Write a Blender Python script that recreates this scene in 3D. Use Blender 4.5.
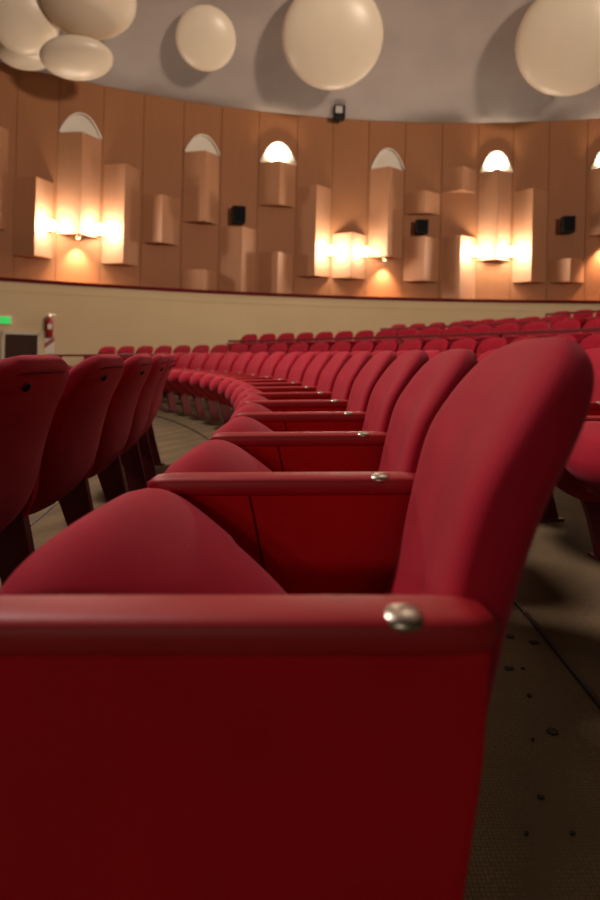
import bpy, bmesh, math, random
from mathutils import Vector, Matrix, noise
random.seed(7)
C = bpy.context.scene.collection
S = bpy.context.scene
PI = math.pi
for o in list(bpy.data.objects): bpy.data.objects.remove(o)

# ------------------------------------------------------------ camera, world, exposure
EYE = 0.836
ROLL = 0.024
FP = 600.0
cam = bpy.data.cameras.new('camera'); co = bpy.data.objects.new('camera', cam); C.objects.link(co)
co.matrix_world = Matrix.Translation((0, 0, EYE)) @ Matrix.Rotation(PI/2, 4, 'X') @ Matrix.Rotation(math.atan(ROLL), 4, 'Z')
cam.sensor_fit = 'VERTICAL'; cam.sensor_height = 36; cam.lens = 24
cam.shift_y = -106.3/900
cam.clip_start = 0.02; cam.clip_end = 200
cam.dof.use_dof = True; cam.dof.focus_distance = 1.45; cam.dof.aperture_fstop = 3.4
S.camera = co
S.view_settings.view_transform = 'Standard'
try: S.view_settings.look = 'None'
except Exception: pass
S.view_settings.exposure = 0.0; S.view_settings.gamma = 1.0; S.view_settings.use_curve_mapping = False
w = bpy.data.worlds.new('World'); S.world = w; w.use_nodes = True
w.node_tree.nodes['Background'].inputs[0].default_value = (1.0, 0.72, 0.50, 1)
w.node_tree.nodes['Background'].inputs[1].default_value = 0.022

def area(name, loc, target, size, power, col):
    l = bpy.data.lights.new(name, 'AREA'); l.shape = 'DISK'; l.size = size; l.energy = power; l.color = col
    o = bpy.data.objects.new(name, l); C.objects.link(o); o.location = loc
    o.rotation_euler = (Vector(target)-Vector(loc)).to_track_quat('-Z', 'Y').to_euler()
    return o
# soft house lights up in the dome, plus an added unseen fill brightening the shells and prism faces
area('house_light', (-5.2, 5.0, 8.0), (0, 4, 0.3), 1.6, 300, (1.0, 0.80, 0.70)).data.spread = math.radians(115)
area('house_light', (2.0, 7.0, 9.0), (1.0, 7, 0.5), 2.5, 75, (1.0, 0.76, 0.60))
ww = area('fill_wash', (9.5, -3.0, 6.0), (0, 14, 9.6), 2.0, 640, (1.0, 0.80, 0.64)); ww.data.spread = math.radians(92)
for lx in (-4.6, -2.2):                      # the pair of wall lamps on the opposite side of the hall
    l = bpy.data.lights.new('opposite_lamp', 'POINT'); l.energy = 240; l.color = (1.0, 0.84, 0.68); l.shadow_soft_size = 0.3
    o = bpy.data.objects.new('opposite_lamp', l); C.objects.link(o); o.location = (lx, -9.0, 3.6)

# ------------------------------------------------------------ helpers
def tag(o, label=None, cat=None, group=None, kind=None):
    if label: o['label'] = label
    if cat: o['category'] = cat
    if group: o['group'] = group
    if kind: o['kind'] = kind
    return o
def empty(name, loc, rz=0, label=None, cat=None, group=None):
    o = bpy.data.objects.new(name, None); C.objects.link(o); o.location = loc; o.rotation_euler = (0, 0, rz)
    o.empty_display_size = 0.1
    return tag(o, label, cat, group)
def link(name, bm, mat, parent=None, smooth=False, loc=None, rz=None):
    bmesh.ops.recalc_face_normals(bm, faces=bm.faces[:])
    me = bpy.data.meshes.new(name); bm.to_mesh(me); bm.free()
    me.materials.append(mat)
    if smooth:
        for p in me.polygons: p.use_smooth = True
    o = bpy.data.objects.new(name, me); C.objects.link(o)
    if parent is not None: o.parent = parent
    if loc is not None: o.location = loc
    if rz is not None: o.rotation_euler = (0, 0, rz)
    return o
def loft(bm, rings, cap=True):
    vs = [[bm.verts.new(p) for p in r] for r in rings]
    n = len(rings[0])
    for a, b in zip(vs[:-1], vs[1:]):
        for i in range(n):
            bm.faces.new((a[i], a[(i+1) % n], b[(i+1) % n], b[i]))
    if cap:
        bm.faces.new(vs[0][::-1]); bm.faces.new(vs[-1])
def box(bm, x0, x1, y0, y1, z0, z1, bev=0):
    t = bmesh.new()
    bmesh.ops.create_cube(t, size=1)
    for v in t.verts: v.co = Vector(((x0+x1)/2+v.co.x*(x1-x0), (y0+y1)/2+v.co.y*(y1-y0), (z0+z1)/2+v.co.z*(z1-z0)))
    if bev: bmesh.ops.bevel(t, geom=t.edges[:]+t.verts[:], offset=bev, segments=3, affect='EDGES', profile=0.6)
    me = bpy.data.meshes.new('t'); t.to_mesh(me); t.free(); bm.from_mesh(me); bpy.data.meshes.remove(me)
def prism_xz(bm, poly, y0, y1, bev=0, seg=2):
    t = bmesh.new()
    a = [t.verts.new((x, y0, z)) for x, z in poly]; b = [t.verts.new((x, y1, z)) for x, z in poly]
    n = len(poly)
    t.faces.new(a); t.faces.new(b[::-1])
    for i in range(n): t.faces.new((a[(i+1) % n], a[i], b[i], b[(i+1) % n]))
    bmesh.ops.recalc_face_normals(t, faces=t.faces[:])
    if bev: bmesh.ops.bevel(t, geom=t.edges[:], offset=bev, segments=seg, affect='EDGES', profile=0.6)
    me = bpy.data.meshes.new('t'); t.to_mesh(me); t.free(); bm.from_mesh(me); bpy.data.meshes.remove(me)
def extrude_xy(bm, poly, z0, z1):
    a = [bm.verts.new((x, y, z0)) for x, y in poly]; b = [bm.verts.new((x, y, z1)) for x, y in poly]
    n = len(poly)
    bm.faces.new(a[::-1]); bm.faces.new(b)
    for i in range(n): bm.faces.new((a[i], a[(i+1) % n], b[(i+1) % n], b[i]))
def tube(bm, pts, r, seg=8):
    pts = [Vector(p) for p in pts]; rings = []
    for i, p in enumerate(pts):
        d = (pts[min(i+1, len(pts)-1)]-pts[max(i-1, 0)]).normalized()
        u = d.cross(Vector((0.31, 0.2, 0.93))).normalized(); v = d.cross(u)
        rings.append([p+r*(math.cos(a)*u+math.sin(a)*v) for a in [2*PI*k/seg for k in range(seg)]])
    loft(bm, rings)
def lathe(bm, prof, seg=24, M=None):
    rings = []
    for r, z in prof:
        ring = [Vector((max(r, 1e-4)*math.cos(2*PI*k/seg), max(r, 1e-4)*math.sin(2*PI*k/seg), z)) for k in range(seg)]
        if M is not None: ring = [M @ p for p in ring]
        rings.append(ring)
    loft(bm, rings)
def sgn(x): return -1 if x < 0 else 1
def sup(a, n):
    c, s = math.cos(a), math.sin(a)
    return sgn(c)*abs(c)**(2/n), sgn(s)*abs(s)**(2/n)
def lerp(tab, x):
    if x <= tab[0][0]: return tab[0][1]
    for (a, u), (b, v) in zip(tab[:-1], tab[1:]):
        if x <= b:
            t = (x-a)/(b-a); return u+(v-u)*t
    return tab[-1][1]
def cat(pts, s):                       # smooth curve through points, s in 0..1
    n = len(pts)-1; f = min(max(s, 0), 1)*n; i = min(int(f), n-1); t = f-i
    P = [pts[max(i-1, 0)], pts[i], pts[i+1], pts[min(i+2, n)]]
    r = []
    for q in range(len(pts[0])):
        a, b, c, d = (p[q] for p in P)
        r.append(0.5*((2*b)+(-a+c)*t+(2*a-5*b+4*c-d)*t*t+(-a+3*b-3*c+d)*t**3))
    return r

# ------------------------------------------------------------ materials
def mat(name, col, rough=0.6, metal=0, spec=0.5, emis=None, estr=0):
    m = bpy.data.materials.new(name); m.use_nodes = True
    b = m.node_tree.nodes['Principled BSDF']
    b.inputs['Base Color'].default_value = (*col, 1); b.inputs['Roughness'].default_value = rough
    b.inputs['Metallic'].default_value = metal; b.inputs['Specular IOR Level'].default_value = spec
    if emis: b.inputs['Emission Color'].default_value = (*emis, 1); b.inputs['Emission Strength'].default_value = estr
    return m
def noisy(m, col2, scale=8, amt=0.5, bump=0, bscale=200, stretch=(1, 1, 1), detail=4, lo=0.35, hi=0.65):
    nt = m.node_tree; N = nt.nodes; L = nt.links; b = N['Principled BSDF']
    tc = N.new('ShaderNodeTexCoord'); mp = N.new('ShaderNodeMapping'); mp.inputs['Scale'].default_value = stretch
    L.new(tc.outputs['Object'], mp.inputs[0])
    nz = N.new('ShaderNodeTexNoise'); nz.inputs['Scale'].default_value = scale; nz.inputs['Detail'].default_value = detail
    L.new(mp.outputs[0], nz.inputs['Vector'])
    mr = N.new('ShaderNodeMapRange'); mr.inputs[1].default_value = lo; mr.inputs[2].default_value = hi; mr.inputs[4].default_value = amt
    L.new(nz.outputs[0], mr.inputs[0])
    mx = N.new('ShaderNodeMix'); mx.data_type = 'RGBA'
    mx.inputs[6].default_value = b.inputs['Base Color'].default_value; mx.inputs[7].default_value = (*col2, 1)
    L.new(mr.outputs[0], mx.inputs[0]); L.new(mx.outputs[2], b.inputs['Base Color'])
    if bump:
        n2 = N.new('ShaderNodeTexNoise'); n2.inputs['Scale'].default_value = bscale; n2.inputs['Detail'].default_value = 2
        L.new(mp.outputs[0], n2.inputs['Vector'])
        bp = N.new('ShaderNodeBump'); bp.inputs['Strength'].default_value = bump; bp.inputs['Distance'].default_value = 0.002
        L.new(n2.outputs[0], bp.inputs['Height']); L.new(bp.outputs[0], b.inputs['Normal'])
    return m
def sheen(m, wgt, tint, rough=0.4):
    b = m.node_tree.nodes['Principled BSDF']
    b.inputs['Sheen Weight'].default_value = wgt; b.inputs['Sheen Roughness'].default_value = rough
    b.inputs['Sheen Tint'].default_value = (*tint, 1)
    return m
M = {}
M['velvet'] = sheen(noisy(mat('velvet', (0.40, 0.007, 0.028), 0.8, spec=0.2), (0.29, 0.005, 0.019), 7, 0.7, 0.35, 500), 0.16, (1.0, 0.28, 0.38))
M['panel'] = sheen(noisy(mat('panel_cloth', (0.52, 0.004, 0.010), 0.75, spec=0.15), (0.42, 0.003, 0.008), 6, 0.6, 0.2, 500), 0.12, (1.0, 0.3, 0.3))
M['arm'] = noisy(mat('armrest_vinyl', (0.38, 0.012, 0.020), 0.5, spec=0.35), (0.30, 0.009, 0.015), 9, 0.6, 0.15, 400)
M['piping'] = mat('piping', (0.14, 0.003, 0.008), 0.9, spec=0.1)
M['legs'] = noisy(mat('leg_lacquer', (0.17, 0.010, 0.016), 0.55), (0.09, 0.007, 0.01), 12, 0.5)
M['chrome'] = mat('chrome', (0.48, 0.43, 0.36), 0.33, 1)
M['black'] = mat('black_plastic', (0.006, 0.0055, 0.0055), 0.6, spec=0.2)
M['wood'] = noisy(mat('veneer', (0.42, 0.200, 0.102), 0.6, spec=0.3), (0.395, 0.187, 0.095), 3, 0.6, stretch=(5, 5, 0.4))
M['wood_b'] = noisy(mat('veneer_wall', (0.325, 0.128, 0.048), 0.6, spec=0.3), (0.30, 0.118, 0.043), 2, 0.6, stretch=(5, 5, 0.4))
M['cream'] = noisy(mat('cream_paint', (0.70, 0.54, 0.32), 0.6, spec=0.3), (0.66, 0.50, 0.295), 1.2, 0.6)
M['ceil'] = noisy(mat('ceiling_plaster', (0.37, 0.318, 0.285), 0.85, spec=0.2), (0.32, 0.272, 0.245), 0.9, 0.7, 0.1, 60)
M['shell'] = noisy(mat('ivory_shell', (0.80, 0.69, 0.53), 0.36, spec=0.5), (0.75, 0.64, 0.48), 1.5, 0.5)
M['arch'] = mat('arch_plaster', (0.72, 0.66, 0.55), 0.7)
M["rim"] = mat("rim_red", (0.13, 0.008, 0.012), 0.8, spec=0.1)
M['bulb'] = mat('bulb', (1, 0.9, 0.75), 0.4, emis=(1.0, 0.86, 0.66), estr=22)
M['lens'] = mat('downlight_lens', (1, 0.85, 0.6), 0.4, emis=(1.0, 0.70, 0.42), estr=10)
M['brass'] = mat('lamp_brass', (0.45, 0.30, 0.14), 0.35, 1)
M['doorw'] = noisy(mat('door_wood', (0.05, 0.020, 0.010), 0.6, spec=0.2), (0.035, 0.013, 0.007), 4, 0.6, stretch=(4, 4, 0.5))
M['frame'] = mat('door_frame', (0.62, 0.55, 0.42), 0.5)
M['rail'] = mat('rail_red', (0.20, 0.012, 0.02), 0.45)
M['green'] = mat('exit_green', (0.0, 0.35, 0.05), 0.4, emis=(0.0, 0.9, 0.13), estr=0.5)
M['white'] = mat('white_paint', (0.75, 0.70, 0.62), 0.5)
M['extred'] = mat('extinguisher_red', (0.32, 0.012, 0.012), 0.3)
M['riser'] = noisy(mat('step_edge', (0.045, 0.030, 0.020), 0.6), (0.03, 0.02, 0.014), 8, 0.6)
M['under'] = mat('seat_pan_steel', (0.03, 0.006, 0.007), 0.5)
M['debris'] = mat('dark_litter', (0.012, 0.009, 0.007), 0.8)
# carpet: beige weave of small dots
def carpet():
    m = mat('carpet', (0.30, 0.225, 0.13), 0.95, spec=0.1); nt = m.node_tree; N = nt.nodes; L = nt.links; b = N['Principled BSDF']
    tc = N.new('ShaderNodeTexCoord')
    vo = N.new('ShaderNodeTexVoronoi'); vo.inputs['Scale'].default_value = 130; vo.inputs['Randomness'].default_value = 0.25
    L.new(tc.outputs['Object'], vo.inputs['Vector'])
    r1 = N.new('ShaderNodeMapRange'); r1.inputs[1].default_value = 0.15; r1.inputs[2].default_value = 0.55
    L.new(vo.outputs['Distance'], r1.inputs[0])
    nz = N.new('ShaderNodeTexNoise'); nz.inputs['Scale'].default_value = 3.0; nz.inputs['Detail'].default_value = 5
    L.new(tc.outputs['Object'], nz.inputs['Vector'])
    r2 = N.new('ShaderNodeMapRange'); r2.inputs[1].default_value = 0.38; r2.inputs[2].default_value = 0.66; r2.inputs[4].default_value = 0.75
    L.new(nz.outputs[0], r2.inputs[0])
    a = N.new('ShaderNodeMix'); a.data_type = 'RGBA'; a.inputs[6].default_value = (0.25, 0.180, 0.100, 1); a.inputs[7].default_value = (0.13, 0.094, 0.052, 1)
    L.new(r1.outputs[0], a.inputs[0])
    c = N.new('ShaderNodeMix'); c.data_type = 'RGBA'; c.inputs[7].default_value = (0.12, 0.092, 0.055, 1)
    L.new(r2.outputs[0], c.inputs[0]); L.new(a.outputs[2], c.inputs[6]); L.new(c.outputs[2], b.inputs['Base Color'])
    bp = N.new('ShaderNodeBump'); bp.inputs['Strength'].default_value = 0.4; bp.inputs['Distance'].default_value = 0.003
    L.new(vo.outputs['Distance'], bp.inputs['Height']); L.new(bp.outputs[0], b.inputs['Normal'])
    return m
M['carpet'] = carpet()

# ------------------------------------------------------------ plan of the hall
# seat rows: arcs about RC.  round hall wall: circle about WC.
RC = Vector((-12.005, 1.95)); R0 = 12.2; RF = Vector((-9.305, 1.8)); PITCH = 0.95; SEAT = 0.54
WC = Vector((3.5, -2.0)); RW = 20.0
# the raked seating floor leans 1.4 degrees down towards the stage on the left
SX, SY = 0.030, -0.0150
_z = Vector((-SX, -SY, 1)).normalized(); _x = Vector((1, 0, SX)).normalized()
TILT = Matrix((_x, _z.cross(_x), _z)).transposed().to_4x4()
def lift(x, y, z): return z+SX*x+SY*y+0.007
def rowR(k): return R0+PITCH*k
def ray(px, py):
    dx = px-300; dy = py-343.7
    return ((dx+ROLL*dy)/FP, 1.0, (ROLL*dx-dy)/FP)
def wall_at(px, py, R=RW):
    rx, ry, rz = ray(px, py)
    a = rx*rx+1; b = -2*(rx*WC.x+WC.y); c = WC.x**2+WC.y**2-R*R
    t = (-b+math.sqrt(b*b-4*a*c))/(2*a)
    x, y = rx*t, t
    return math.atan2(y-WC.y, x-WC.x), EYE+rz*t, t
def wp(ang, R, z=0): return Vector((WC.x+R*math.cos(ang), WC.y+R*math.sin(ang), z))
def wang(px, py=200): return wall_at(px, py)[0]
ZTOP = 7.55; ZRIM = 2.22; RCREAM = 19.55; ZAISLE = -1.15; RP = 18.75

# ------------------------------------------------------------ floor: stepped platforms and the outer aisle
def arc_pts(R, a0, a1, n, c=RC): return [(c.x+R*math.cos(a0+(a1-a0)*i/n), c.y+R*math.sin(a0+(a1-a0)*i/n)) for i in range(n+1)]
def end_angle(R, lim, c=RC):
    a = -0.3
    while a < 1.45:
        p = c+R*Vector((math.cos(a), math.sin(a)))
        if p.y > 3 and (p-WC).length > lim: return a
        a += 0.002
    return 1.45
# inner radius, outer radius, height of each terrace
# near rows turn about RC, the far terraces about RF
NEAR = [(8.9, 9.85, -0.22), (9.85, 10.76, -0.12), (10.76, 11.79, -0.008), (11.79, 12.74, 0.0), (12.74, 13.70, 0.008)]
FART = [(12.72, 14.20, 0.178), (14.20, 16.90, 0.448), (16.90, 17.50, 0.688), (17.50, 19.50, 0.748), (19.50, 23.5, 0.978)]
def terrace_z(R, c=RC):
    for ri, ro, z in (NEAR if c is RC else FART):
        if ri <= R < ro: return z
    return -0.08
def terraces(T, c, pz, cap):
    for ri, ro, z in T:
        ea = min(cap, end_angle(ro, RP, c)); eb = min(cap, end_angle(ri, RP, c))
        poly = arc_pts(ri, -0.50, eb, 48, c)+arc_pts(ro, -0.50, ea, 48, c)[::-1]
        bm = bmesh.new(); extrude_xy(bm, poly, ZAISLE-0.05, z)
        for v in bm.verts:
            if v.co.z > -0.6: v.co.z = lift(*v.co)
        tag(link('floor', bm, M['carpet']), kind='structure')
        if z > pz:
            bm = bmesh.new()      # dark nosing along the step edge
            extrude_xy(bm, arc_pts(ri-0.012, -0.50, eb, 64, c)+arc_pts(ri-0.0005, -0.50, eb, 64, c)[::-1], pz+0.002, z+0.004)
            for v in bm.verts: v.co.z = lift(*v.co)
            tag(link('trim_2', bm, M['riser']), kind='structure')
        pz = z
terraces(NEAR, RC, -0.4, 0.98)
terraces(FART, RF, -0.08, 1.45)
bm = bmesh.new()              # the cross aisle between the near rows and the far terraces
extrude_xy(bm, arc_pts(4.0, -0.50, 1.45, 48, RF)+arc_pts(12.72, -0.50, end_angle(12.72, RP, RF), 48, RF)[::-1], ZAISLE-0.05, -0.235)
for v in bm.verts:
    if v.co.z > -0.6: v.co.z = lift(*v.co)
tag(link('floor', bm, M['carpet']), kind='structure')
bm = bmesh.new()
extrude_xy(bm, [tuple(wp(math.radians(20+i*150/80), RW+0.4)[:2]) for i in range(81)]+[(-18, -4), (-8, -8), (10, -8), (22, 0)], ZAISLE-0.25, ZAISLE-0.06)
tag(link('floor', bm, M['carpet']), kind='structure')

# ------------------------------------------------------------ walls
A0, A1 = math.radians(28), math.radians(158)
def ring_wall(name, R0_, R1_, z0, z1, m, n=120, a0=A0, a1=A1):
    bm = bmesh.new()
    poly = [tuple(wp(a0+(a1-a0)*i/n, R0_)[:2]) for i in range(n+1)]+[tuple(wp(a0+(a1-a0)*i/n, R1_)[:2]) for i in range(n, -1, -1)]
    extrude_xy(bm, poly, z0, z1)
    return tag(link(name, bm, m), kind='structure')
ring_wall('wall_lower', RCREAM, RW+0.2, ZAISLE-0.06, ZRIM-0.05, M['cream'])
ring_wall('trim_1', RCREAM-0.05, RCREAM+0.16, ZRIM-0.05, ZRIM+0.035, M['rim'])
ring_wall('trim_3', RCREAM-0.015, RCREAM+0.02, ZRIM-0.28, ZRIM-0.255, M['cream'])
# upper wall: veneered panels, one mesh, a shallow groove at every joint
cols = [15, 57, 101.5, 142, 182, 220, 257.5, 296, 331.5, 367.5, 404, 441, 477, 512, 548, 586]
ang = [wang(c, 200) for c in cols]
step = (ang[0]-ang[-1])/(len(ang)-1)
pre = [ang[0]+step*i for i in range(8, 0, -1)]; post = [ang[-1]-step*i for i in range(1, 9)]
ang = pre+ang+post
bm = bmesh.new()
g = 0.0004
for i, (a, b) in enumerate(zip(ang[:-1], ang[1:])):
    dr = 0.006*(i % 2)
    lo = ZRIM-0.06
    p = [wp(a-g, RW-dr), wp(b+g, RW-dr), wp(b+g, RW+0.14), wp(a-g, RW+0.14)]
    extrude_xy(bm, [tuple(q[:2]) for q in p], lo, ZTOP)
extrude_xy(bm, [tuple(wp(a, RW+0.03)[:2]) for a in ang]+[tuple(wp(a, RW+0.3)[:2]) for a in ang[::-1]], ZRIM-0.06, ZTOP)
tag(link('wall_back', bm, M['wood_b']), kind='structure')

# ------------------------------------------------------------ ceiling: cove rising to a shallow dome
prof = [(20.6, 7.50), (20.0, 7.56), (19.2, 8.15), (18.0, 9.0), (16.4, 9.95), (14.2, 10.9), (11, 11.8), (6.5, 12.5), (0.5, 12.9)]
def ceil_z(r):
    return lerp([(p[0], p[1]) for p in prof[::-1]], r)
bm = bmesh.new(); rings = []
n = 96; a0, a1 = math.radians(15), math.radians(172)
for i in range(41):
    r, z = cat(prof, i/40)
    rings.append([bm.verts.new(wp(a0+(a1-a0)*j/n, r, z)) for j in range(n+1)])
back = [[bm.verts.new(v.co+Vector((0, 0, 0.25))) for v in rr] for rr in rings]
for G in (rings, back):
    for A, B in zip(G[:-1], G[1:]):
        for j in range(n): bm.faces.new((A[j], A[j+1], B[j+1], B[j]))
for j in range(n):
    bm.faces.new((rings[0][j], rings[0][j+1], back[0][j+1], back[0][j])); bm.faces.new((rings[-1][j], rings[-1][j+1], back[-1][j+1], back[-1][j]))
for i in range(40):
    for j in (0, n): bm.faces.new((rings[i][j], rings[i+1][j], back[i+1][j], back[i][j]))
tag(link('ceiling', bm, M['ceil'], smooth=True), kind='structure')

# ------------------------------------------------------------ relief prisms on the wall
# px left, px ridge, px right, top, bottom, arch (None / 'dark' / 'lit'), label
PR = [
 (-32, -12, 8, 121, 227, None, 'tall veneered wall prism cut by the left edge of the picture'),
 (13, 33, 53, 176, 256, None, 'veneered wall prism left of the leftmost glaring lamps, right face glowing pale'),
 (57, 79, 100.5, 131, 235, 'dark', 'tall veneered pillar prism with dim arch between the leftmost two glaring lamps'),
 (102.5, 122, 139, 163, 264, None, 'tall veneered wall prism right of the leftmost pair of glaring lamps'),
 (143, 160, 179, 194, 243, None, 'short veneered wall prism, unlit, third column right of the leftmost arch'),
 (183, 203, 219, 150, 222, 'dark', 'veneered pillar prism with an unlit cream arch, left of the leftmost glowing arch'),
 (182, 200, 217, 269, 300, None, 'low veneered prism at the rim under the unlit second arch from left'),
 (220.5, 239, 256, 226, 305, None, 'tall veneered wall prism below the leftmost black speaker'),
 (258.5, 277, 295.5, 160, 205, 'lit', 'short veneered pillar prism under the leftmost glowing arch'),
 (259, 275, 292, 251, 305, None, 'low veneered prism at the rim below the leftmost glowing arch'),
 (297, 313, 330.5, 184, 276, None, 'tall veneered wall prism left of the middle pair of glaring lamps'),
 (332, 349, 366, 232, 278, None, 'short pale veneered wall prism between the middle pair of glaring lamps'),
 (369, 385.5, 403, 166, 257, 'dark', 'veneered pillar prism with an unlit arch above a downlight, centre of wall'),
 (405.5, 422, 440, 190, 213, None, 'small square veneered wall prism above the middle black speaker'),
 (403.5, 421.5, 439, 236, 281, None, 'veneered wall prism directly below the middle black speaker'),
 (442.5, 460, 476, 166, 191, None, 'small square veneered wall prism touching the right-hand glowing arch, its right face bright'),
 (442, 457, 475.5, 235, 306, None, 'narrow veneered prism down to the rim left of the right pair of lamps'),
 (478, 494.5, 511, 169, 260, 'lit', 'tall veneered pillar prism with glowing arch between the right pair of lamps'),
 (513, 529, 547, 188, 282, None, 'tall veneered wall prism right of the right pair of glaring lamps'),
 (549, 567, 584, 258, 282, None, 'small square veneered wall prism under the rightmost black speaker'),
 (589, 608, 626, 165, 234, 'lit', 'veneered pillar prism with glowing arch cut by the right edge of the picture'),
]
def spot(name, loc, d, power, size, blend, col, rad=0.03, parent=None):
    l = bpy.data.lights.new(name, 'SPOT'); l.energy = power; l.spot_size = size; l.spot_blend = blend; l.color = col; l.shadow_soft_size = rad
    o = bpy.data.objects.new(name, l); C.objects.link(o); o.location = loc
    o.rotation_euler = Vector(d).to_track_quat('-Z', 'Y').to_euler()
    if parent: o.parent = parent
    return o
def point(name, loc, power, col, rad, parent=None):
    l = bpy.data.lights.new(name, 'POINT'); l.energy = power; l.color = col; l.shadow_soft_size = rad
    o = bpy.data.objects.new(name, l); C.objects.link(o); o.location = loc
    if parent: o.parent = parent
    return o
WARM = (1.0, 0.70, 0.44)
DEP = 0.42
for (xl, xm, xr, yt, yb, arch, lab) in PR:
    ym = (yt+yb)/2
    al, am, ar = wang(xl, ym), wang(xm, ym), wang(xr, ym)
    zt = wall_at(xm, yt, RW-DEP)[1]; zb = wall_at(xm, yb, RW-DEP*0.6)[1]
    zb = max(zb, ZRIM+0.0)
    if yb > 295: zb = ZRIM-0.03
    base = wp(am, RW)
    rz = am
    root = empty('wall_prism' if not arch else 'wall_pillar', (base.x, base.y, zb), rz, lab, 'wall relief', 'veneered prisms on the curved wall')
    inv = Matrix.Rotation(-rz, 3, 'Z')
    def loc2(a, R): v = inv @ (wp(a, R)-base); return (v.x, v.y)
    rr = RW-0.013
    poly = [loc2(al, rr), loc2(am, RW-DEP), loc2(ar, rr)]
    bm = bmesh.new(); extrude_xy(bm, poly, 0, zt-zb)
    bmesh.ops.recalc_face_normals(bm, faces=bm.faces[:])
    bmesh.ops.bevel(bm, geom=bm.edges[:], offset=0.006, segments=1, affect='EDGES')
    link('prism_body', bm, M['wood'], root)
    if arch:
        # cream arch plate hollowed towards its middle, standing on the pillar against the wall
        (xL, yL), (xR, yR) = loc2(al, rr-0.02), loc2(ar, rr-0.02)
        hh = {57: 0.57, 183: 0.53}.get(xl, 0.62); zz = zt-zb
        n = 24; bm = bmesh.new()
        fr, bk, inn = [], [], []
        for i in range(n+1):
            u = -1+2*i/n
            h = hh*(1-abs(u)**2.2)+0.005
            yy = yL+(yR-yL)*(i/n); xx = xL+(xR-xL)*(i/n)
            fr.append(Vector((xx-0.10, yy, zz+h))); bk.append(Vector((xx+0.012, yy, zz+h)))
        def vv(L): return [bm.verts.new(p) for p in L]
        F, B = vv(fr), vv(bk)
        F2 = vv([Vector((p.x+0.0, p.y*0.93+(yL+yR)*0.035, zz+(p.z-zz)*0.94)) for p in fr])
        B2 = vv([Vector((p.x-0.02, p.y*0.93+(yL+yR)*0.035, zz+(p.z-zz)*0.94)) for p in bk])
        bF = vv([Vector((p.x, p.y, zz+0.001)) for p in bk]); bI = vv([Vector((p.x-0.02, p.y*0.93+(yL+yR)*0.035, zz+0.001)) for p in bk])
        for i in range(n):
            bm.faces.new((B[i], B[i+1], F[i+1], F[i])); bm.faces.new((F[i], F[i+1], F2[i+1], F2[i]))
            bm.faces.new((F2[i], F2[i+1], B2[i+1], B2[i])); bm.faces.new((B2[i], B2[i+1], bI[i+1], bI[i]))
            bm.faces.new((B[i], B[i+1], bF[i+1], bF[i]))
        a_ = link('arch', bm, M['arch'], root)
        tag(a_, 'glowing cream arch' if arch == 'lit' else 'unlit cream arch')
        if arch == 'lit':
            yc = (yL+yR)/2
            bm = bmesh.new(); lathe(bm, [(0.07, 0), (0.10, 0.015), (0.09, 0.05), (0.05, 0.07)], 16, Matrix.Translation((-0.20, yc, zz)))
            link('uplight', bm, M['brass'], root)
            bm = bmesh.new(); bmesh.ops.create_uvsphere(bm, u_segments=16, v_segments=10, radius=0.04, matrix=Matrix.Translation((-0.20, yc, zz+0.06)))
            link('bulb', bm, M['bulb'], root, smooth=True)
            spot('uplight_beam', (-0.27, yc, zz+0.10), (1.0, 0, 0.62), 150, 2.4, 1.0, (1.0, 0.82, 0.62), 0.05, root)

# ------------------------------------------------------------ lamps in the valleys, and downlights
def wall_lamp(px, py, lab, power):
    a, z, t = wall_at(px, py, RW-0.3)
    p = wp(a, RW-0.24, z)
    power *= 0.85
    r = empty('wall_lamp', p, a, lab, 'wall lamp', 'glaring lamps on the curved wall')
    bm = bmesh.new(); tube(bm, [(0.23, 0, -0.11), (0.10, 0, -0.12), (0, 0, -0.11)], 0.014); link('arm', bm, M['brass'], r, True)
    bm = bmesh.new(); lathe(bm, [(0.03, -0.13), (0.06, -0.11), (0.07, -0.06)], 16); link('cup', bm, M['brass'], r, True)
    bm = bmesh.new(); bmesh.ops.create_uvsphere(bm, u_segments=20, v_segments=14, radius=0.145, matrix=Matrix.Translation((0, 0, 0.02)))
    link('bulb', bm, M['bulb'], r, smooth=True)
    point('lamp_glow', (-0.16, 0, 0.02), power, (1.0, 0.90, 0.76), 0.16, r)
    return r
wall_lamp(51, 226, 'glaring wall lamp, left one of the leftmost pair, beside the leftmost arch pillar', 190)
wall_lamp(101, 230, 'glaring wall lamp, right one of the leftmost pair beside the arch pillar', 190)
wall_lamp(331, 251, 'glaring wall lamp, left one of the middle pair, beside the tall prism', 200)
wall_lamp(365, 252, 'glaring wall lamp, right one of the middle pair, beside the centre pillar', 110)
wall_lamp(475, 252, 'glaring wall lamp, left one of the right pair under the glowing arch pillar', 200)
wall_lamp(513, 252, 'glaring wall lamp, right one of the right pair beside the tall prism', 200)
def downlight(px, py, lab, power):
    a, z, t = wall_at(px, py, RW-0.3)
    p = wp(a, RW-0.26, z-0.03)
    r = empty('downlight', p, a, lab, 'downlight', 'downlights under the arch pillars')
    bm = bmesh.new(); lathe(bm, [(0.05, 0.05), (0.07, 0.04), (0.07, -0.02), (0.05, -0.03)], 16); link('housing', bm, M['brass'], r, True)
    bm = bmesh.new(); lathe(bm, [(0.045, -0.031), (0.03, -0.042), (0.0, -0.046)], 16); link('lens', bm, M['lens'], r, True)
    spot('downlight_beam', (0.0, 0, -0.07), (0.20, 0, -1), power, 1.5, 1.0, (1.0, 0.66, 0.44), 0.03, r)
downlight(78.5, 236, 'small downlight under the leftmost arch pillar, washing the panel below', 300)
downlight(385, 258, 'small downlight under the centre pillar beside the middle lamps', 300)
downlight(607, 236, 'small downlight under the arch pillar at the right edge', 420)

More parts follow.
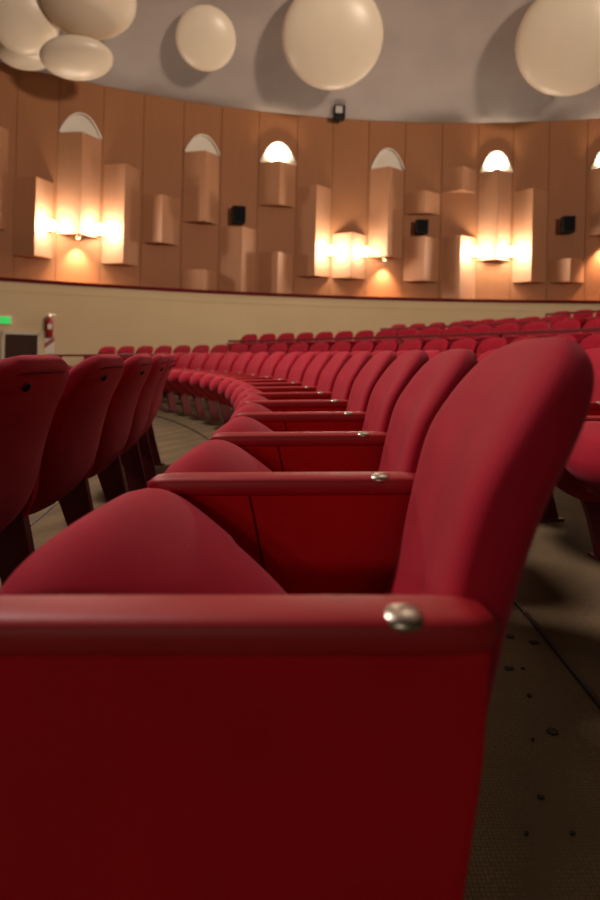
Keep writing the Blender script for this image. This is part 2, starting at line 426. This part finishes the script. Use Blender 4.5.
# ------------------------------------------------------------ black speakers, spotlight on the wall top
def speaker(px0, px1, py0, py1, lab):
    a, zt, t = wall_at((px0+px1)/2, py0, RW-0.2); _, zb, _ = wall_at((px0+px1)/2, py1, RW-0.2)
    wd = (px1-px0)/FP*t; h = zt-zb
    r = empty('speaker', wp(a, RW-0.02, zb), a, lab, 'speaker', 'black speakers on the curved wall')
    bm = bmesh.new(); box(bm, -0.36, -0.10, -wd/2, wd/2, 0, h, 0.02); link('cabinet', bm, M['black'], r)
    bm = bmesh.new(); box(bm, -0.372, -0.361, -wd/2+0.03, wd/2-0.03, 0.03, h-0.03, 0.004); link('grille', bm, mat('grille', (0.007, 0.0065, 0.006), 0.9, spec=0.1), r)
    bm = bmesh.new(); box(bm, -0.10, 0.005, -0.04, 0.04, h*0.4, h*0.6); link('bracket', bm, M['black'], r)
speaker(232, 245, 207, 224, 'small black speaker above the tall prism, leftmost of three')
speaker(415.5, 427.5, 220.5, 234, 'small black speaker between two prisms, middle one of three')
speaker(561.5, 574, 217, 233, 'small black speaker above the square prism, rightmost of three')
a, z, t = wall_at(338, 118, RW-0.2)
r = empty('floodlight', wp(a, RW-0.02, ZTOP-0.16), a, 'small black floodlight with pale glass at the top edge of the brown wall', 'floodlight')
bm = bmesh.new(); box(bm, -0.48, -0.20, -0.16, 0.16, 0.0, 0.38, 0.02); link('housing', bm, M['black'], r)
bm = bmesh.new(); box(bm, -0.492, -0.481, -0.07, 0.13, 0.14, 0.34, 0.004); link('glass', bm, mat('flood_glass', (0.5, 0.48, 0.45), 0.25), r)
bm = bmesh.new(); box(bm, -0.22, 0.0, -0.02, 0.02, 0.02, 0.10); link('bracket', bm, M['black'], r)

# ------------------------------------------------------------ ceiling shells
def shell(px, py, t, rx, ry, b, lab, thick=0.36, spin=0):
    d = Vector(ray(px, py)); p = Vector((0, 0, EYE))+d*t
    toc = -d.normalized(); nrm = (b*toc+(1-b)*Vector((0, 0, -1))).normalized()
    r = empty('ceiling_shell', p, 0, lab, 'ceiling shell', 'ivory lens-shaped shells under the dome')
    sx = rx/FP*t; sy = ry/FP*t
    Z = -nrm; X = Z.cross(Vector((0, 1, 0))).normalized()
    X = Vector((1, 0, 0))-Z*Z.x; X.normalize(); Y = Z.cross(X)
    R = Matrix((X, Y, Z)).transposed()
    R = R @ Matrix.Rotation(spin, 3, 'Z')
    bm = bmesh.new()
    pr = []
    for i in range(33):
        a_ = -PI/2+PI*i/32
        k = thick if a_ < 0 else thick*0.45
        pr.append((math.cos(a_), math.sin(a_)*k))
    lathe(bm, pr, 48)
    for v in bm.verts: v.co = R @ Vector((v.co.x*sx, v.co.y*sy, v.co.z*sx))
    link('shell', bm, M['shell'], r, True)
    # rod up to the plaster
    rad = (Vector((p.x, p.y))-WC).length
    top = ceil_z(rad)-p.z+0.05
    if top > 0.1:
        bm = bmesh.new(); tube(bm, [(0, 0, 0.1), (0, 0, max(top, 0.25))], 0.035); link('rod', bm, M['brass'], r)
shell(24, 20, 13.4, 33.5, 33, 0.85, 'ivory ceiling shell at the left edge with two highlights, leftmost of the cluster', 0.42)
shell(90, 3, 13.2, 46, 40, 0.45, 'largest ivory ceiling shell of the left cluster, cut by the top edge', 0.36, -0.1)
shell(77, 58, 13.6, 35, 24, 0.5, 'flattened oval ivory ceiling shell, lowest right of the left cluster', 0.36, 0.1)
shell(26, 54, 14.2, 27, 22, 0.2, 'small ivory ceiling shell half hidden behind the left cluster, above the wall', 0.4)
shell(206, 39, 14.8, 30, 30, 0.9, 'small round ivory ceiling shell standing alone right of the cluster', 0.33)
shell(332.5, 37, 14.7, 50.5, 50, 0.9, 'large round ivory ceiling shell at the top centre', 0.33)
shell(571, 40, 14.4, 53, 53, 0.9, 'large round ivory ceiling shell at the top right corner', 0.33)

# ------------------------------------------------------------ door, exit sign, extinguisher
def on_cream(px, py): return wall_at(px, py, RCREAM)
aL, zt, t = on_cream(2, 332); aR, _, _ = on_cream(40, 333); aM = (aL+aR)/2
wd = (aL-aR)*RCREAM
p = wp(aM, RCREAM, 0)
ztop = zt
d = empty('door_1', (p.x, p.y, ZAISLE-0.05), aM, 'dark brown exit door in a pale frame under the green sign', 'door'); tag(d, kind='structure')
H = ztop-(ZAISLE-0.05)
bm = bmesh.new(); box(bm, -0.05, 0.06, -wd/2+0.05, wd/2-0.05, 0.0, H-0.05); link('door_leaf', bm, M['doorw'], d)
bm = bmesh.new()
for s in (-1, 1): box(bm, -0.09, 0.06, s*(wd/2-0.025)-0.035, s*(wd/2-0.025)+0.035, 0.0, H)
box(bm, -0.09, 0.06, -wd/2, wd/2, H-0.05, H+0.03); link('door_frame', bm, M['frame'], d)
bm = bmesh.new(); tube(bm, [(-0.05, -wd/2+0.13, 1.05), (-0.10, -wd/2+0.13, 1.05), (-0.10, -wd/2+0.24, 1.05)], 0.012); link('door_handle', bm, M['chrome'], d)
a, z, t = on_cream(-1, 320)
r = empty('exit_sign', wp(a, RCREAM-0.03, z), a, 'green lit exit sign on the cream wall above the door', 'exit sign')
bm = bmesh.new(); box(bm, -0.05, 0.03, -0.27, 0.27, -0.10, 0.10, 0.01); link('sign_box', bm, M['white'], r)
bm = bmesh.new(); box(bm, -0.058, -0.051, -0.25, 0.25, -0.085, 0.085); link('sign_face', bm, M['green'], r)
a, z, t = on_cream(49, 326)
r = empty('fire_extinguisher', wp(a, RCREAM-0.09, z-0.28), a, 'red fire extinguisher hung on the cream wall right of the door', 'fire extinguisher')
bm = bmesh.new(); lathe(bm, [(0.075, 0), (0.085, 0.02), (0.085, 0.40), (0.06, 0.46), (0.028, 0.49), (0.028, 0.51)], 24); link('cylinder', bm, M['extred'], r, True)
bm = bmesh.new(); box(bm, -0.03, 0.03, -0.025, 0.025, 0.50, 0.55, 0.006); box(bm, -0.02, 0.02, -0.13, 0.02, 0.545, 0.57, 0.004); link('valve', bm, M['chrome'], r)
bm = bmesh.new(); tube(bm, [(0, 0.03, 0.52), (-0.03, 0.11, 0.48), (-0.04, 0.115, 0.30), (-0.04, 0.10, 0.15)], 0.014); link('hose', bm, M['black'], r, True)
bm = bmesh.new(); box(bm, -0.088, -0.080, -0.05, 0.05, 0.20, 0.33); link('label_plate', bm, M['white'], r)
bm = bmesh.new(); box(bm, 0.06, 0.088, -0.03, 0.03, 0.35, 0.42); link('wall_bracket', bm, M['black'], r)
a, z, t = on_cream(49.5, 344)
r = empty('extinguisher_placard', wp(a, RCREAM-0.012, z), a, 'white placard with red diagonal band under the extinguisher', 'placard')
bm = bmesh.new(); box(bm, -0.008, 0.01, -0.11, 0.11, -0.24, 0.20); link('board', bm, M['white'], r)
bm = bmesh.new()
vs = [bm.verts.new((-0.0095, y, z_)) for y, z_ in ((0.11, 0.02), (-0.11, 0.20), (-0.11, 0.07), (0.11, -0.11))]
f = bm.faces.new(vs); e = bmesh.ops.extrude_face_region(bm, geom=[f]); bmesh.ops.translate(bm, verts=[v for v in e['geom'] if isinstance(v, bmesh.types.BMVert)], vec=(-0.003, 0, 0))
link('red_band', bm, M['extred'], r)

# ------------------------------------------------------------ the seat
YC = SEAT/2
# spine of the back: x, z, thickness, half width  (bottom -> top)
SP = [(-0.115, 0.315, 0.030, 0.150), (-0.085, 0.325, 0.050, 0.190), (-0.035, 0.350, 0.070, 0.215), (0.016, 0.405, 0.080, 0.232), (0.044, 0.47, 0.080, 0.242),
      (0.060, 0.54, 0.079, 0.247), (0.077, 0.61, 0.080, 0.249), (0.099, 0.68, 0.085, 0.246), (0.128, 0.732, 0.082, 0.234), (0.154, 0.772, 0.075, 0.214),
      (0.172, 0.797, 0.064, 0.188), (0.185, 0.815, 0.048, 0.155), (0.194, 0.828, 0.026, 0.108)]
def back_mesh():
    bm = bmesh.new(); rings = []; n = 40
    NR = 44
    for i in range(NR+1):
        s = i/NR
        x, z, T, W = cat(SP, s)
        x2, z2, _, _ = cat(SP, min(s+0.02, 1)); x1, z1, _, _ = cat(SP, max(s-0.02, 0))
        tx, tz = x2-x1, z2-z1; L = math.hypot(tx, tz); tx /= L; tz /= L
        nx, nz = tz, -tx                       # rearward normal
        if nx < 0 and False: nx, nz = -nx, -nz
        ring = []
        for k in range(n):
            c, s_ = sup(2*PI*k/n, 3.7)
            y = W*c; v = c
            off = T/2*s_
            dish = (0.020*(1-v*v) if s_ < 0 else 0.012*(1-v*v))*min(1, (0.831-z)/0.12)     # front hollow, rear crown
            off += dish*abs(s_)
            off -= 0.006*v*v*min(1, (0.831-z)/0.12)
            ring.append((x+nx*off, YC+y, z+nz*off))
        rings.append(ring)
    loft(bm, rings); return bm
TH = math.radians(40)
def cushion_mesh():
    bm = bmesh.new(); rings = []; n = 36; L = 0.375
    dx, dz = -math.cos(TH), math.sin(TH); ux, uz = math.sin(TH), math.cos(TH)
    NR = 30
    for i in range(NR+1):
        t = i/NR; e = math.sin(PI*t)**0.0 if False else 1
        q = 2*t-1
        lo = max(0.0, 1-abs(q)**6)**(1/2.4)          # end rounding
        u = L*t
        W = 0.228*(0.80+0.20*lo) if t > .5 else 0.215*(0.88+0.12*lo)
        Tk = max(0.160*lo, 0.004)
        crown = 0.022*math.sin(PI*t)
        ring = []
        for k in range(n):
            c, s_ = sup(2*PI*k/n, 2.7)
            y = W*c*(0.35+0.65*lo)
            h = Tk/2*s_ + (crown*(1-c*c) if s_ > 0 else -0.02*(1-c*c)*lo)*abs(s_)
            cx = -0.142+dx*u+ux*(h-0.0); cz = 0.350+dz*u+uz*(h-0.0)
            ring.append((cx, YC+y, cz))
        rings.append(ring)
    loft(bm, rings); return bm
def pad_mesh(): # armrest
    bm = bmesh.new(); rings = []; n = 24; NR = 34
    for i in range(NR+1):
        t = i/NR; q = abs(2*t-1); lo = max(0, 1-q**14)**(1/2.2)
        x = -0.400+0.482*t
        W = 0.031*(0.15+0.85*lo); Tk = 0.0175*(0.2+0.8*lo); zc = 0.6025
        rings.append([(x, W*c, zc+Tk*s_) for c, s_ in [sup(2*PI*k/n, 3.2) for k in range(n)]])
    loft(bm, rings); return bm
PANEL = [(-0.355, 0.592), (0.070, 0.592), (0.064, 0.50), (0.050, 0.40), (0.020, 0.335), (-0.105, 0.30), (-0.21, 0.33), (-0.30, 0.385), (-0.335, 0.46)]
LEG = [(-0.105, 0.335), (0.020, 0.36), (0.050, 0.20), (0.098, 0.0), (-0.01, 0.0), (-0.045, 0.16)]
def make_seat():
    root = empty('theatre_seat', (0, 0, 0))
    b = link('backrest', back_mesh(), M['velvet'], root, True)
    # piping across the rear near the top, and down the sides
    bm = bmesh.new(); pts = []
    for i in range(31):
        v = -1+2*i/30
        s = 0.90-0.10*abs(v)**3
        x, z, T, W = cat(SP, s); x2, z2, _, _ = cat(SP, s+0.02); tx, tz = x2-x, z2-z; L = math.hypot(tx, tz)
        c = 0.90*v
        off = T/2*(1-abs(c)**3.7)**(1/3.7)+0.012*(1-c*c)-0.018*c*c+0.0005
        pts.append((x+tz/L*off, YC+W*c, z-tx/L*off))
    tube(bm, pts, 0.0026, 6); link('piping', bm, M['piping'], b, True)
    x, z, T, W = cat(SP, 0.78); x2, z2, _, _ = cat(SP, 0.8); tx, tz = x2-x, z2-z; L = math.hypot(tx, tz)
    off = T/2+0.012; nn = Vector((tz/L, 0, -tx/L))
    Mx = Matrix.Translation(Vector((x, 0.19, z))+nn*off) @ nn.to_track_quat('Z', 'Y').to_matrix().to_4x4()
    bm = bmesh.new(); lathe(bm, [(0.012, -0.003), (0.012, 0.002), (0.007, 0.005)], 16, Mx); link('button', bm, M['black'], b, True)
    link('cushion', cushion_mesh(), M['velvet'], root, True)
    # dark seat pan under the cushion
    a = link('armrest', pad_mesh(), M['arm'], root, True)
    bm = bmesh.new(); bmesh.ops.create_uvsphere(bm, u_segments=28, v_segments=18, radius=1.0)
    for v in bm.verts: v.co = Vector((v.co.x*0.0210, -0.013+v.co.y*0.0195, 0.6128+v.co.z*0.0095))
    tag(link('cap_screw', bm, M['chrome'], a, True), 'worn chrome cap on the armrest')
    bm = bmesh.new(); prism_xz(bm, PANEL, -0.017, 0.017, 0.006, 3); p = link('side_panel', bm, M['panel'], root)
    bm = bmesh.new()
    for y in (-0.0175, 0.0175): tube(bm, [(-0.222, y, 0.585), (-0.205, y, 0.50), (-0.19, y, 0.43), (-0.185, y, 0.36)], 0.0022, 6)
    link('seam', bm, M['piping'], p)
    bm = bmesh.new(); prism_xz(bm, LEG, -0.020, 0.020, 0.004); box(bm, -0.03, 0.115, -0.035, 0.035, 0.0, 0.012, 0.003); link('leg', bm, M['legs'], root)
    bm = bmesh.new(); tube(bm, [(-0.13, 0.015, 0.335), (-0.13, SEAT-0.018, 0.335)], 0.013); tube(bm, [(-0.05, 0.018, 0.315), (-0.05, SEAT-0.018, 0.315)], 0.010); link('crossbar', bm, M['under'], root)
    return root
def copy_tree(o, parent=None, skip=()):
    c = o.copy(); C.objects.link(c); c.parent = parent
    for ch in KIDS[o.name]:
        if ch.name.split('.')[0] not in skip: copy_tree(ch, c, skip)
    return c
seat0 = make_seat()
KIDS = {}
def reg(o, allo):
    KIDS[o.name] = [q for q in allo if q.parent == o]
    for q in KIDS[o.name]: reg(q, allo)
reg(seat0, list(C.objects))
endparts = [q for q in KIDS[seat0.name] if q.name in ('armrest', 'side_panel', 'leg')]

ONES = ['', 'first', 'second', 'third', 'fourth', 'fifth', 'sixth', 'seventh', 'eighth', 'ninth', 'tenth', 'eleventh', 'twelfth', 'thirteenth', 'fourteenth', 'fifteenth', 'sixteenth', 'seventeenth', 'eighteenth', 'nineteenth']
def ordn(n):
    if n < 20: return ONES[n]
    t = {2: 'twent', 3: 'thirt', 4: 'fort', 5: 'fift'}[n//10]
    return t+'ieth' if n % 10 == 0 else t+'y-'+ONES[n % 10]
def seat_pos(R, a, c=RC):
    z = terrace_z(R-0.05, c) if R != 11.42 else -0.235
    x, y = c.x+R*math.cos(a), c.y+R*math.sin(a)
    return Vector((x, y, lift(x, y, z)))
def px_of(R, a, c=RC):
    p = seat_pos(R, a, c); return 300+FP*p.x/p.y if p.y > 0.3 else 999
A_0 = math.asin((0.49-RC.y)/R0)
FAR = 'seats on the far terraces'
# key, radius, px of the left end, px of the right end, explicit start angle, max count
ROWS = [('behind', 11.17, 0, 0, A_0+0.012, 7), ('main', 12.2, 120, 999, A_0, 21), ('next', 13.22, 150, 690, math.asin((1.30-RC.y)/13.22), 40),
        ('lone', 11.42, 50, 90, None, 1), ('t1', 13.30, 95, 680, None, 60), ('t2', 14.80, 238, 680, None, 60),
        ('t3', 17.40, 386, 548, None, 60), ('t4', 18.02, 453, 548, None, 60), ('t5', 20.10, 547, 680, None, 60)]
TN = {'next': 'the row directly behind the nearest row', 'lone': 'the lower aisle below the placard', 't1': 'the lowest far terrace, under the cream wall',
      't2': 'the second far terrace, behind its long rail', 't3': 'the third far terrace at centre right', 't4': 'the fourth far terrace at right', 't5': 'the topmost terrace at the right edge'}
first = True; total = 0
for key, R, pl, pr, st, mx in ROWS:
    da = SEAT/R; c = RC if key in ('behind', 'main', 'next') else RF
    lst = []
    if st is not None:
        a = st
        while len(lst) < mx and (key == 'behind' or px_of(R, a+da) > pl) and a < math.radians(47): lst.append(a); a += da
    else:
        a = 1.4
        while px_of(R, a, c) < pl: a -= 0.002
        while len(lst) < mx and a > -0.5 and px_of(R, a, c) < pr and px_of(R, a, c) > 0:
            lst.append(a-da); a -= da
        lst = lst[::-1]
    n = len(lst)
    for i, a in enumerate(lst):
        o = seat0 if first else copy_tree(seat0)
        first = False
        mw = Matrix.Translation(seat_pos(R, a, c)) @ TILT @ Matrix.Rotation(a, 4, 'Z')
        o.location = mw.to_translation(); o.rotation_euler = mw.to_euler()
        if key == 'main' and i == 0: seat_main0 = o
        if key == 'main' and i < 3:
            for ch in o.children if False else [q for q in C.objects if q.parent == o]:
                if ch.name.split('.')[0] in ('armrest', 'side_panel', 'leg'): ch.rotation_euler = (0, 0, -a*0.9)
        if key == 'main':
            lab = 'red velvet theatre seat, %s along the nearest row counting from the big foreground armrest' % ordn(i+1); g = 'red seats of the nearest row'
            if i == 0: lab = 'red velvet theatre seat in the foreground with the biggest armrest and chrome cap'
        elif key == 'behind':
            lab = 'red theatre seat seen from behind at left, %s counting from the left picture edge' % ordn(max(i, 1)); g = 'red seats seen from behind at left'
            if i == 0: lab = 'red theatre seat seen from behind, only its edge at the left picture border'
        elif key == 'next':
            lab = 'red theatre seat, %s from the near end of %s' % (ordn(i+1), TN[key]); g = 'red seats of the row behind the nearest row'
        else:
            lab = 'red seat, %s from the left on %s' % (ordn(n-i), TN[key]); g = 'red seats on '+TN[key]
        tag(o, lab, 'theatre seat', g); total += 1
        if i == n-1:
            for q in endparts:
                c = copy_tree(q, o); c.location = (0, SEAT, 0); c.rotation_euler = (0, 0, 0)
print('SEATS', total)
for q in [q for q in C.objects if q.parent == seat_main0]:
    if q.name.split('.')[0] == 'backrest': q.scale = (1, 1, 1.012)
# the aisle-side panel of the foreground seat is plain, without the seam, and squarer in front
for q in [q for q in C.objects if q.parent == seat_main0]:
    if q.name.split('.')[0] == 'side_panel':
        for z_ in [z_ for z_ in C.objects if z_.parent == q]: bpy.data.objects.remove(z_)
        bm = bmesh.new(); prism_xz(bm, [(-0.385, 0.592), (0.070, 0.592), (0.063, 0.50), (0.044, 0.38), (0.018, 0.30), (-0.105, 0.27), (-0.36, 0.28), (-0.38, 0.40)], -0.022, 0.017, 0.008, 3)
        bmesh.ops.recalc_face_normals(bm, faces=bm.faces[:])
        me = bpy.data.meshes.new('end_panel'); bm.to_mesh(me); bm.free(); me.materials.append(M['panel']); q.data = me


# ------------------------------------------------------------ long rails in front of the far terraces
def terrace_rail(R, pl, pr, h, lab):
    a = 1.42
    while px_of(R, a, RF) < pl: a -= 0.002
    b = a
    while px_of(R, b, RF) < pr and b > 0: b -= 0.002
    m = int(max(6, (a-b)*R/0.35)); pts = []
    for i in range(m+1):
        q = a+(b-a)*i/m; x, y = RF.x+R*math.cos(q), RF.y+R*math.sin(q); pts.append(Vector((x, y, lift(x, y, h))))
    o0 = Vector((pts[0].x, pts[0].y, lift(pts[0].x, pts[0].y, terrace_z(R, RF))))
    r = empty('terrace_rail', o0, 0, lab, 'rail', 'dark red rails along the far terraces')
    bm = bmesh.new(); rings = []
    for i, p in enumerate(pts):
        d = (pts[min(i+1, m)]-pts[max(i-1, 0)]).normalized(); s_ = d.cross(Vector((0, 0, 1))).normalized()
        rings.append([p-o0+s_*u*0.035+Vector((0, 0, v)) for u, v in ((-1, -0.022), (1, -0.022), (1, 0.016), (0.7, 0.026), (-0.7, 0.026), (-1, 0.016))])
    loft(bm, rings); link('handrail', bm, M['rail'], r)
    k = max(2, int((a-b)*R/2.2)+1)
    for i in range(k):
        p = pts[int(round((0.03+0.94*i/(k-1))*m))]; zf = lift(p.x, p.y, terrace_z(R, RF))
        bm = bmesh.new(); box(bm, p.x-o0.x-0.02, p.x-o0.x+0.02, p.y-o0.y-0.02, p.y-o0.y+0.02, zf-o0.z, p.z-o0.z-0.015); link('post', bm, M['rail'], r)
terrace_rail(12.80, 48, 300, EYE-0.040, 'long dark red rail starting below the extinguisher placard, lowest of the rails')
terrace_rail(14.28, 229, 660, EYE+0.265, 'long dark red rail crossing the middle of the far seats, second lowest')
terrace_rail(16.98, 380, 548, EYE+0.55, 'dark red rail in front of the third far terrace, second highest')
terrace_rail(19.58, 544, 660, EYE+0.865, 'dark red rail at the right edge under the topmost far seats')

# ------------------------------------------------------------ litter on the carpet
for (px, py, s, rot) in [(510, 637, 9, 0.1), (534, 643, 11, 0), (509, 669, 10, 0.2), (553, 732, 13, 0.1), (529, 696, 6, 0.5), (541, 798, 7, 0), (523, 669, 4, 0), (572, 834, 6, 0.4), (526, 834, 5, 0.8), (533, 740, 4, 0.3)]:
    d = Vector(ray(px, py)); t = (EYE-0.007)/(SX*d.x+SY-d.z)
    bm = bmesh.new(); n = 9; rr = s/FP*t*0.55
    poly = [(rr*random.uniform(0.7, 1.1)*math.cos(2*PI*i/n), rr*random.uniform(0.7, 1.1)*0.75*math.sin(2*PI*i/n)) for i in range(n)]
    extrude_xy(bm, poly, 0.0, 0.003)
    o = link('litter_flake', bm, M['debris'], loc=(d.x*t, t, lift(d.x*t, t, 0.0006)), rz=rot)
    tag(o, 'small dark flake of litter on the beige carpet behind the nearest seat', 'litter', 'dark flakes on the carpet')
